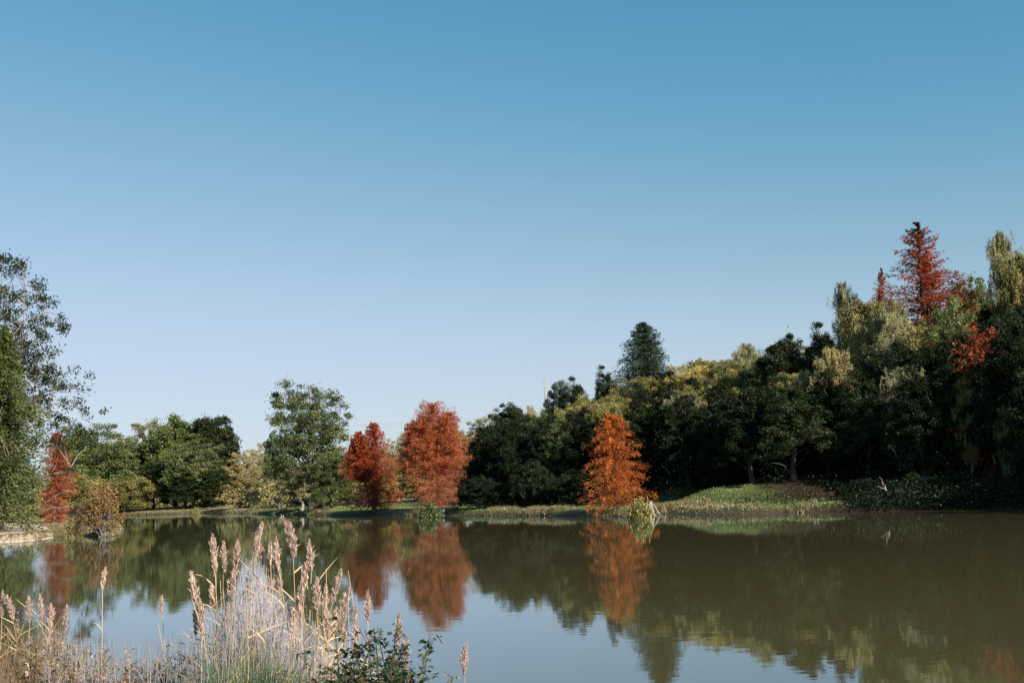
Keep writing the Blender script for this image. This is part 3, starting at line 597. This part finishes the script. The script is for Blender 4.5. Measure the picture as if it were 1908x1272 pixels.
# ---- grass on the far banks
mb = MB(); B = scatter(rng, 52000, (430, 1570), (.15, 9), 175)
k = rng.random(len(B)) < np.clip(.55 + .4 * wob(B[:, 0] * .6, B[:, 1] * .6), .12, 1); B = B[k]
mb.blades(rng, B, .15, .055, .9, rng.normal(.45, .2, len(B)) + .12 * wob(B[:, 0] * .3, B[:, 1] * .3))
tag(link('bank_grass', mb.mesh('bank_grass', LM['grass'])), 'short green grass on the far bank and the lit spit', 'grass', kind='stuff')
mb = MB(); P1 = scatter(rng, 14000, (225, 470), (.1, 14), 235); P2 = scatter(rng, 26000, (-60, 235), (.05, 12), 125); P3 = scatter(rng, 5000, (1190, 1400), (.3, 3.5), 95)[:1800]
P2 = P2[~inside(sp, P2)]; B = np.concatenate([P1, P2, P3]); mb.blades(rng, B, .22, .07, 1.0, rng.normal(.5, .2, len(B)))
P4 = scatter(rng, 5000, (-60, 125), (.02, 1.3), 110); mb.blades(rng, P4, .2, .05, 1.1, rng.normal(.25, .2, len(P4)))
tag(link('dry_grass', mb.mesh('dry_grass', LM['drygrass'])), 'straw coloured dry grass along the left banks', 'dry grass', kind='stuff')

mb = MB(); B = scatter(rng, 26000, (430, 1560), (.03, 2.5), 175); k = wob(B[:, 0] * .45 + 3, B[:, 1] * .6) > .42; B = B[k]; mb.blades(rng, B, .42, .06, 1.1, rng.normal(.45, .2, len(B)))
tag(link('bank_tufts', mb.mesh('bank_tufts', LM['drygrass'])), 'taller faded tufts along the far water edge', 'grass tufts', kind='stuff')
# ---- small things on the banks
gb = bush(101, 3.4, 1.9, LM['gold'], BARKP, clumps=70, per=130, leaf=.13, cr=.5)
def bush_at(meshes, mh, mr_, px, top, base, wpx, label, cat='bush', name='bush', group=None, rz=0):
    x, y = gp(px, base, .3); zt = at(px, top, y)[2]
    return place(name, meshes, x, y, None, (wpx / 2 / FPX * y) / mr_, max(.3, (zt - gz(x, y)) / mh), rz, label, cat, group)
bush_at(gb, 3.4, 1.9, 190, 901, 992, 100, 'golden bush leaning over the water at the tip of the beach')
bb = bush(102, 2, 1.4, LM['brown'], BARKP, clumps=30, per=90, leaf=.12, cr=.4)
bush_at(bb, 2, 1.4, 150, 935, 985, 60, 'brown twiggy bush between beach and golden bush')
bb2 = bush(103, 1.4, 1.4, LM['beige'], BARKP, clumps=30, per=90, leaf=.12, cr=.4)
bush_at(bb2, 1.4, 1.4, 135, 962, 994, 44, 'straw coloured low bush at the right end of the beach')
gb2 = bush(104, 1.4, 1.2, LM['green'], BARK, clumps=36, per=110, leaf=.12, cr=.35)
bush_at(gb2, 1.4, 1.2, 800, 930, 957, 60, 'small green bush at the foot of the tall rust red cypress')
bush_at(gb2, 1.4, 1.2, 60, 945, 975, 70, 'low green bush under the feathery cypress', rz=2)
bush_at(bb, 2, 1.4, 680, 915, 950, 70, 'brown bush just left of the crimson cypress', rz=1)
bush_at(gb2, 1.4, 1.2, 590, 895, 951, 120, 'shady green bush in front of the big oak', rz=3)
gb3 = bush(105, 1.3, 1.2, LM['olive'], BARKP, clumps=30, per=110, leaf=.12, cr=.35)
bush_at(gb3, 1.3, 1.2, 1196, 930, 959, 62, 'pale green bush on the bank right of the orange cypress')
bush_at(gb3, 1.3, 1.2, 366, 944, 954, 20, 'tiny light bush at the foot of the pale trunk', rz=1)
bush_at(bb2, 1.4, 1.4, 455, 905, 950, 110, 'beige scrub on the grassy slope near the low gap', rz=1)
bush_at(bb2, 1.4, 1.4, 525, 888, 950, 90, 'dry scrub left of the oak trunk', rz=4)
# roots and stump where the spit meets the bank
rng = np.random.default_rng(7); mb = MB(); x, y = gp(1213, 957, .1)
for q in range(9):
    a = rng.uniform(-1, 1); p = curve((x + a * .25, y + .4, .75), (x + a * 1.0, y - rng.uniform(.2, .7), -.15), -.05, rng, 6, .04); mb.tube(p, np.linspace(.08, .03, 6), 5)
mb.tube([(x, y + .45, .1), (x + .05, y + .45, .6), (x + .05, y + .5, 1.0)], [.26, .2, .15], 9)
tag(link('root_stump', mb.mesh('root_stump', BARKP, True)), 'pale stump with roots reaching into the water by the spit', 'stump')
# concrete block at the bank
CONC = noise_mat('concrete_pale', mk((.16, .15, .13), (.44, .42, .39)), 3, bump=.2)
def block(cx, cy, cz, sx, sy, sz, bev=.03):
    v = []
    for zz, k in ((0, 1), (sz - bev, 1), (sz, 1 - 2 * bev / min(sx, sy))):
        for a, b_ in ((-1, -1), (1, -1), (1, 1), (-1, 1)): v.append((cx + a * sx / 2 * k, cy + b_ * sy / 2 * k, cz + zz))
    f = [[q * 4 + j, q * 4 + (j + 1) % 4, q * 4 + 4 + (j + 1) % 4, q * 4 + 4 + j] for q in range(2) for j in range(4)] + [[8, 9, 10, 11], [3, 2, 1, 0]]
    return v, f
x, y = gp(824, 958, .1); mb = MB(); mb.add(*block(x, y, -.2, .5, .5, .82)); mb.add(*block(x + .05, y - .15, -.2, .62, .7, .36))
tag(link('concrete_outlet', mb.mesh('concrete_outlet', CONC)), 'small pale concrete block at the water edge below the tall red cypress', 'concrete block')
# marker stick
x, y = gp(530, 956, .3); mb = MB(); z = gz(x, y); mb.tube([(x, y, z - .1), (x, y, z + 1.3)], [.05, .04], 6)
tag(link('marker_post', mb.mesh('marker_post', LM['blue'])), 'thin bluish post on the bank left of the oak', 'post')
# fallen bare branches by the beach bush
for (a, b_, sg, lb) in [((75, 951), (128, 944), .02, 'long bare pole lying level over the beach turf'), ((82, 938), (150, 915), .10, 'bare arching branch above the level pole')]:
    A_ = at(*a, 92); B_ = at(*b_, 91); mb = MB(); p = curve(A_, B_, sg, rng, 7, .01); mb.tube(p, np.linspace(.02, .04, 7), 5)
    for q in range(5):
        s_ = p[1 + q]; mb.tube(curve(s_, s_ + rng.normal(size=3) * np.array([.5, .2, .4]), .1, rng, 4), np.linspace(.02, .006, 4), 3)
    tag(link('fallen_branch', mb.mesh('fallen_branch', LM['twig'])), lb, 'branch')
# white twigs at the right bank
for q, (px, py, lb) in enumerate([(1652, 900, 'pale bare twigs standing low in the shade of the right bank'), (1694, 925, 'pale dead branch dipping to the water at the right bank'), (1655, 950, 'bleached twig lying on the water near the right bank')]):
    mb = MB(); A_ = np.array(at(px, py + 14, 73 + q)); A_[2] = max(.02, A_[2])
    for k in range(4):
        e = A_ + np.array([rng.uniform(-.9, .9), rng.uniform(-.2, .2), rng.uniform(.2, 1.1) * (1 if q < 2 else .3)]); mb.tube(curve(A_, e, .1, rng, 5, .06), np.linspace(.022, .006, 5), 3)
    tag(link('dead_branch', mb.mesh('dead_branch', LM['twig'])), lb, 'branch')

# ---- mast, gantry and pole beyond the trees
STEEL = noise_mat('galvanised_steel', mk((.30, .31, .33), (.5, .5, .52)), 5, rough=.5)
def pole_thing(name, px, top, d, r_, label, cat, extra=None):
    x, y, zt = at(px, top, d); z0 = gz(x, y); mb = MB(); mb.tube([(x, y, z0 - .3), (x, y, zt)], [r_, r_ * .7], 8)
    o = link(name, None); o.location = (x, y, z0); tag(o, label, cat)
    def part(nm, m_, ma):
        me = m_.mesh(nm, ma); 
        me.transform(Matrix.Translation((-x, -y, -z0))); link(nm, me, o)
    part('pole', mb, STEEL)
    if extra: extra(part, x, y, zt)
    return o
def mast_x(part, x, y, zt):
    m_ = MB()
    for a in range(3):
        for z_ in (zt - 1, zt - 2.6): m_.tube([(x + .35 * math.cos(a * 2.1), y + .35 * math.sin(a * 2.1), z_ - .6), (x + .35 * math.cos(a * 2.1), y + .35 * math.sin(a * 2.1), z_ + .6)], .09, 5)
    part('antenna', m_, STEEL)
pole_thing('radio_mast', 1016, 706, 190, .12, 'thin pale radio mast over the left end of the wood', 'mast', mast_x)
def gantry_x(part, x, y, zt):
    x2, _, z2 = at(668, 790, 220)
    m_ = MB()
    for dz in (0, -.55): m_.tube([(x, y, zt - .3 + dz), (x2, y, z2 + dz)], .035, 5)
    for k in range(12):
        u = k / 12; v_ = (k + .5) / 12; m_.tube([(x + (x2 - x) * u, y, zt - .3 + (z2 - zt + .3) * u), (x + (x2 - x) * v_, y, zt - .85 + (z2 - zt + .3) * v_)], .02, 4)
    part('crossbeam', m_, STEEL)
    m_ = MB(); m_.tube([(x2, y, z2 + .3), (x2, y, 1)], .07, 6); part('pole', m_, STEEL)
    m_ = MB()
    for u in (.3, .62): m_.tube([(x + (x2 - x) * u, y, zt - .85), (x + (x2 - x) * u, y, zt - 2.3)], .07, 5)
    part('hanger', m_, STEEL)
pole_thing('railway_gantry', 749, 785, 220, .10, 'railway overhead line gantry between the two red cypresses', 'gantry', gantry_x)
pole_thing('utility_pole', 481, 812, 250, .14, 'pale pole in the low gap left of the big oak', 'pole')

# ------------------------------------------------------------------ foreground plants
rng = np.random.default_rng(303)
def reed(tip, d, lean, kind_='tall', plume=.27, label=None, group='reeds in the near clump', bend=0.0, nl=10):
    """tip = pixel of the plume's top; lean = metres the base stands off sideways"""
    tx, ty, tz = at(*tip, d); bx = tx + lean; by = d + rng.uniform(-.35, .35); z0 = gz(bx, by) - .05; z0 = max(z0, -.4)
    o = link('reed', None); o.location = (bx, by, z0); tag(o, label or 'straw coloured reed with a feathery plume among its like in the near clump', 'reed', group)
    u = np.linspace(0, 1, 12); H = tz - z0; bd = rng.uniform(.0, .05) + bend
    P = np.column_stack([(tx - bx) * (u ** (1.3 + bd)), (d - by) * u, H * u]); P[:, 0] += .02 * np.sin(u * 5 + rng.uniform(0, 6)) * 1
    S = MB(); k_ = 1 - .6 * plume / max(H, .3); Ps = np.column_stack([np.interp(u * k_, u, P[:, j]) for j in range(3)]); S.tube(Ps, np.linspace(.0042, .0018, 12), 5, rng.uniform(.2, .8)); link('stem', S.mesh('stem', LM['reed'], True), o)
    for k in range(nl):
        Lm = MB()
        t = rng.uniform(.35, .88); a = np.array([np.interp(t, u, P[:, j]) for j in range(3)]); az = rng.choice([0, math.pi]) + rng.normal(0, .7)
        L = rng.uniform(.18, .42) * (1.1 - .4 * t); up = rng.uniform(.35, 1.6); dr = np.array([math.cos(az), math.sin(az) * .8, up]); dr /= np.linalg.norm(dr)
        w = rng.uniform(.003, .0065); v = []; sag = rng.uniform(.0, .18) if rng.random() < .8 else .5
        sd = np.cross(dr, [0, -1, .3]); sd /= np.linalg.norm(sd)
        for q in np.linspace(0, 1, 6):
            c = a + dr * L * q - np.array([0, 0, sag * L * q * q]); ww = w * (1 - q) ** .6 if q < 1 else .0004
            v += [c - sd * ww, c + sd * ww]
        Lm.add(v, [[2 * q, 2 * q + 1, 2 * q + 3, 2 * q + 2] for q in range(5)], np.full(12, rng.uniform(.2, .9)))
        link('leaf', Lm.mesh('leaf', LM['reed']), o)
    if plume:
        C = MB(); n_ = int(440 * plume / .27); q = rng.random(n_); t0 = 1 - plume / max(H, .3)
        c = np.column_stack([np.interp(t0 + (1 - t0) * q, u, P[:, j]) for j in range(3)])
        wd = plume * .095 * np.sin(np.pi * np.clip(q * .86 + .1, 0, 1)) ** 1.1
        o_ = rng.normal(size=(n_, 3)) * wd[:, None] * np.array([.6, .6, .35]); side = np.array([rng.choice([-1, 1]) * .3, 0, 0]) * wd[:, None] + np.column_stack([(q ** 2.5) * rng.normal(0, .09) * plume, q * 0, -(q ** 3) * .05 * plume])
        al = unit(o_ * .9 + np.array([0, 0, .055]))
        C.leaves(rng, c + o_ + side, .035, rng.normal(.5, .18, n_), aspect=.16, along=al, up=0)
        link('plume', C.mesh('plume', LM['plume']), o)
    return o
reed((545, 957), 7.2, .02, plume=.26, label='tallest reed, its plume reaching the far shoreline')
reed((472, 972), 7.4, -.02, plume=.22, label='second tallest reed left of the tallest one')
reed((586, 1003), 7.2, -.05, plume=.20, label='reed with a pale plume standing free right of the tallest')
reed((405, 993), 7.5, .08, plume=.2, label='left plume of a close pair at the left of the clump')
reed((417, 1007), 7.5, .06, plume=.2, label='right plume of a close pair at the left of the clump')
reed((351, 1063), 7.3, .30, plume=.2, bend=.3, label='reed leaning far out to the left of the clump')
reed((632, 1060), 7.2, -.32, plume=.2, bend=.2, label='reed leaning to the right out of the clump')
reed((650, 1093), 7.0, -.2, plume=.24, bend=.3, label='drooping reed at the right edge of the clump')
for tx, ty, ln in [(365, 1120, .12), (660, 1130, -.1), (670, 1165, -.12), (372, 1150, .1), (605, 1120, -.1), (555, 1075, 0), (442, 1005, 0), (485, 998, 0), (504, 1010, .0), (400, 1035, .05), (430, 1052, .06), (529, 1060, 0), (575, 1040, -.06), (593, 1075, -.05), (611, 1088, -.12), (512, 1046, .02), (462, 1060, .03),
                   (560, 1100, -.02), (395, 1085, .12), (378, 1110, .1), (420, 1120, .03), (500, 1120, 0), (535, 1130, 0), (620, 1130, -.05), (640, 1150, -.06), (447, 1100, 0), (480, 1080, 0), (517, 1000, .02)]:
    reed((tx, ty), rng.uniform(6.9, 7.7), ln + rng.normal(0, .09), plume=rng.uniform(.12, .24))
for q in range(26):
    px = rng.normal(505, 88); reed((px, rng.uniform(1050, 1180)), rng.uniform(6.7, 7.8), rng.normal(0, .1), plume=0, nl=4, label='broken leafy reed stem without a plume in the near clump')
for tx, ty, ln in [(690, 1100, -.1), (748, 1140, -.12), (757, 1180, .02), (866, 1195, .03)]:
    reed((tx, ty), 6.6, ln, plume=.17, nl=2, label={690: 'reed with a pinkish plume above the bramble', 748: 'lone reed tip right of the bramble', 757: 'short lone reed just below another right of the bramble', 866: 'lone reed farthest out over the open water'}[tx], group='lone reeds right of the clump')
for tx, ty, ln in [(52, 1108, .1), (70, 1105, .1), (98, 1122, .06), (121, 1124, -.1), (90, 1146, .1), (8, 1098, 0), (14, 1106, .1), (36, 1130, 0)]:
    reed((tx, ty), rng.uniform(11.6, 12.4), ln, plume=.26, nl=4, label='pale reed on the near left bank before the dark reflection', group='reeds on the near left bank')
reed((194, 1056), 8.6, -.03, plume=.16, nl=3, label='thin greenish reed standing alone left of the clump', group='lone reeds left of the clump')
reed((305, 1108), 8.2, .02, plume=.13, nl=3, label='short pinkish reed halfway between left bank and clump', group='lone reeds left of the clump')

# pale fine stalks round the reeds
def fan(n, pxr, topr, dr, m, w, nm, label, cat, branch=2, tintm=.5, topf=None):
    mb = MB()
    for _ in range(n):
        px = rng.uniform(*pxr) if len(pxr) == 2 else rng.normal(pxr[0], pxr[1]); d = rng.uniform(*dr)
        ty = rng.uniform(*topr) if topf is None else topf(px) + rng.uniform(*topr)
        t_ = np.array(at(px, ty, d)); bx = t_[0] + rng.normal(0, .12); z0 = gz(bx, d) ; z0 = max(z0, -.2)
        p = curve((bx, d, z0), t_, 0, rng, 6, .012); mb.tube(p, np.linspace(w, w * .35, 6), 3, np.clip(rng.normal(tintm, .2), 0, 1))
        for k in range(branch):
            s_ = p[rng.integers(2, 5)]; e = s_ + np.array([rng.normal(0, .09), rng.normal(0, .06), rng.uniform(.05, .22)]); mb.tube(curve(s_, e, .08, rng, 4, .04), np.linspace(w * .6, w * .25, 4), 3, np.clip(rng.normal(tintm, .2), 0, 1))
    tag(link(nm, mb.mesh(nm, m)), label, cat, kind='stuff')
hump = lambda px: 1185 - 150 * math.exp(-((px - 468) / 52) ** 2) - 40 * math.exp(-((px - 560) / 60) ** 2)
fan(1300, (505, 74, 0), (0, 75), (6.8, 7.9), LM['lilac'], .0019, 'pale_stalks', 'mass of whitish lilac dry stalks between the reeds', 'dry stalks', topf=hump, branch=3)
fan(150, (395, 640), (1110, 1210), (6.6, 7.8), LM['reed'], .0026, 'straw_stalks', 'mass of straw yellow stalks filling the reed clump', 'dry stalks', branch=1)
leftf = lambda px: 1135 + 45 * sst(60, 200, px) - 10 * sst(250, 340, px)
fan(260, (-30, 120), (-10, 90), (11, 12.8), LM['weed'], .0035, 'bank_weeds', 'brown weeds at the edge of the lawn in the near left corner', 'weeds', topf=lambda px: 1160, branch=4, tintm=.7)
fan(480, (85, 380), (0, 110), (7.8, 10.5), LM['weed'], .0022, 'dry_weeds', 'tangle of dry brown and grey weeds along the near left bank', 'weeds', topf=leftf, branch=4, tintm=.7)
fan(330, (80, 380), (10, 110), (7.6, 9.2), LM['lilac'], .0017, 'pale_weeds', 'fine pale grey stalks in the weeds of the near left bank', 'weeds', topf=leftf, branch=4)

def herb(seed, H, n_st, lm, leaf, per, spread, arch=.5, stem_m=None, flower=0):
    """weed or bramble: several arching stems with leaves set along them"""
    r = np.random.default_rng(seed); S = MB(); L = MB()
    for k in range(n_st):
        az = r.uniform(0, 6.283); e = np.array([math.cos(az) * spread * r.uniform(.2, 1), math.sin(az) * spread * r.uniform(.2, 1) * .7, H * r.uniform(.45, 1)])
        p = curve((r.normal(0, .05), r.normal(0, .05), -.1), e, arch * .4, r, 9, .02); S.tube(p, np.linspace(.005, .0018, 9), 4, r.uniform(0, 1))
        for j in range(per):
            t = r.uniform(.18, 1); c = np.array([np.interp(t, np.linspace(0, 1, 9), p[:, q]) for q in range(3)])
            o = unit(r.normal(size=3)) * leaf * r.uniform(.8, 1.8); o[2] = abs(o[2]) * .6
            S.tube([c, c + o], [.0015, .001], 3, .5); ti = np.clip(r.normal(.45, .25), 0, 1)
            for q in range(3):
                a = math.atan2(o[1], o[0]) + (q - 1) * 1.15; al = np.array([math.cos(a), math.sin(a), r.normal(-.1, .35)])
                L.leaves(r, (c + o + al * leaf * .55)[None], leaf, np.array([ti]), aspect=.62, up=1.4, along=al)
    return S.mesh('stem', stem_m or LM['brown'], True), L.mesh('foliage', lm)
br1 = herb(1, .95, 10, LM['bramble'], .026, 26, .32); br2 = herb(2, .8, 11, LM['bramble'], .026, 24, .36, .7); wd1 = herb(3, .8, 12, LM['weed'], .022, 26, .35, .3); wd2 = herb(4, .7, 12, LM['weed'], .024, 22, .4, .5)
def herb_at(me, H, px, top, d, label, group, name='bramble', cat='bramble', rz=0):
    x, y, zt = at(px, top, d); z0 = max(gz(x, y), -.05); s_ = (zt - z0) / H
    return place(name, me, x, y, z0, max(.6, min(1.1, s_)), s_, rz, label, cat, group)
BR = [(665, 1178, 6.2, br2, 'bramble filling in below the tallest one on its left'), (712, 1160, 6.0, br2, 'bramble close behind the tallest one'), (648, 1228, 5.8, br1, 'low bramble at the lower edge under the reeds'), (695, 1240, 5.7, br1, 'lowest bramble at the picture edge under the tallest one'), (738, 1205, 5.8, br1, 'bramble between the tallest one and the right end'), (775, 1235, 5.7, br1, 'last bramble on the right beside open water'), (690, 1138, 6.1, br1, 'tallest bramble, its dark leafy tips against the reflected sky'), (655, 1165, 6.3, br2, 'bramble leaning against the right side of the reeds'), (725, 1185, 5.9, br1, 'bramble with small leaves right of the tallest one'),
      (755, 1222, 5.8, br2, 'low bramble at the right end of the near plants'), (700, 1215, 5.7, br2, 'low bramble below the tallest one'), (640, 1200, 6.0, br1, 'bramble at the foot of the reeds on their right'), (625, 1232, 5.9, br2, 'low bramble among the straw stems'), (360, 1190, 7.0, wd1, 'leafy weed just left of the reed clump')]
for q, (px, tp_, d, me, lb) in enumerate(BR): herb_at(me, .95 if me is br1 else .8, px, tp_, d, lb, 'brambles by the near bank', rz=q * 1.3)
r5 = random.Random(3)
for q in range(34):
    px = 85 + q * 8.8; tp_ = leftf(px) + r5.uniform(0, 62); me = [wd1, wd2, wd1, wd2, wd1, wd2, br2][q % 7]
    herb_at(me, .8 if me is not wd2 else .7, px, tp_, r5.uniform(7.6, 9.6), 'small leafed weed in the tangle of the near left bank', 'weeds on the near left bank', 'weed', 'weed', q * 1.7)
for q, (px, tp_) in enumerate([(560, 1238), (580, 1240), (665, 1232), (620, 1240), (735, 1245), (770, 1250)]):
    herb_at([wd2, wd1][q % 2], .7 if q % 2 == 0 else .8, px, tp_, 5.9, 'small leafed weed low in front of the reeds and brambles', 'weeds in front of the reeds', 'weed', 'weed', q)
# fresh and dry grass at the feet of it all
def nearpts(n, pxr, dr, cond=None):
    px = rng.uniform(*pxr, n); d = rng.uniform(*dr, n); X = (px - W0 / 2) / FPX * d; s = sdist(X, d); k = s > .05; X = X[k]; Y = d[k]; return np.column_stack([X, Y, ground_z(X, Y)])
mb = MB(); B = nearpts(9000, (-60, 900), (3.5, 12.5)); mb.blades(rng, B, .16, .008, 1.0, rng.normal(.5, .2, len(B)), 3)
n_ = 2600; px = rng.normal(464, 27, n_); d = rng.uniform(5.7, 6.3, n_); X = (px - W0 / 2) / FPX * d; B = np.column_stack([X, d, np.maximum(ground_z(X, d), -.05)]); mb.blades(rng, B, 1.22, .008, .32, rng.normal(.5, .22, n_), 5)
tag(link('fresh_grass', mb.mesh('fresh_grass', LM['freshgrass'])), 'bright green grass clump at the foot of the reeds and on the bank', 'grass', kind='stuff')
mb = MB(); B = nearpts(4500, (60, 420), (7, 10.5)); mb.blades(rng, B, .42, .008, .9, rng.normal(.5, .22, len(B)), 4)
B = nearpts(3500, (300, 820), (4.8, 6.8)); mb.blades(rng, B, .5, .007, .9, rng.normal(.5, .22, len(B)), 4)
tag(link('near_dry_grass', mb.mesh('near_dry_grass', LM['drygrass'])), 'dry straw grass tangled along the near bank', 'dry grass', kind='stuff')

# ------------------------------------------------------------------ light, sky
SUN_AZ, SUN_EL = 44.0, 29.0        # degrees from straight behind the camera towards the right
sv = Vector((math.sin(R(SUN_AZ)) * math.cos(R(SUN_EL)), -math.cos(R(SUN_AZ)) * math.cos(R(SUN_EL)), math.sin(R(SUN_EL))))
sl = bpy.data.lights.new('sun', 'SUN'); sl.energy = 5; sl.angle = R(.5); sl.color = (1, .90, .74)
so = link('sun', sl); so.rotation_euler = sv.to_track_quat('Z', 'Y').to_euler(); so.location = (30, -30, 60)
w = bpy.data.worlds.new('World'); sc.world = w; w.use_nodes = True; nt = w.node_tree; nt.nodes.clear()
sky = N(nt, 'ShaderNodeTexSky'); sky.sky_type = 'NISHITA'; sky.sun_disc = False; sky.sun_elevation = R(SUN_EL)
sky.sun_rotation = math.atan2(sv.x, sv.y); sky.air_density = 1.0; sky.dust_density = .3; sky.ozone_density = 1.0; sky.altitude = 50
bg = N(nt, 'ShaderNodeBackground'); bg.inputs['Strength'].default_value = .1
m0 = N(nt, 'ShaderNodeVectorMath', operation='SCALE'); m0.inputs['Scale'].default_value = .1; nt.links.new(sky.outputs[0], m0.inputs[0])
cv = N(nt, 'ShaderNodeRGBCurve'); nt.links.new(m0.outputs[0], cv.inputs['Color'])      # film response: softer, slightly teal autumn blue
for q, pts in enumerate([[(0, 0), (.129, .0627), (.261, .205), (.432, .345), (.6, .40), (1, .47)], [(0, 0), (.208, .2045), (.39, .34), (.572, .434), (.75, .48), (1, .54)], [(0, 0), (.34, .336), (.55, .462), (.70, .55), (1, .62)]]):
    c_ = cv.mapping.curves[q]
    c_.points[0].location = pts[0]; c_.points[1].location = pts[-1]
    for p_ in pts[1:-1]: c_.points.new(*p_)
cv.mapping.update()
m1_ = N(nt, 'ShaderNodeVectorMath', operation='SCALE'); m1_.inputs['Scale'].default_value = 8.5; nt.links.new(cv.outputs[0], m1_.inputs[0])
ow = N(nt, 'ShaderNodeOutputWorld'); nt.links.new(m1_.outputs[0], bg.inputs[0]); nt.links.new(bg.outputs[0], ow.inputs[0])
sc.view_settings.view_transform = 'Standard'; sc.view_settings.look = 'None'; sc.view_settings.gamma = 1; sc.view_settings.exposure = .75
sc.cycles.max_bounces = 6; sc.cycles.diffuse_bounces = 2; sc.cycles.glossy_bounces = 3; sc.cycles.transmission_bounces = 2; sc.cycles.caustics_reflective = False
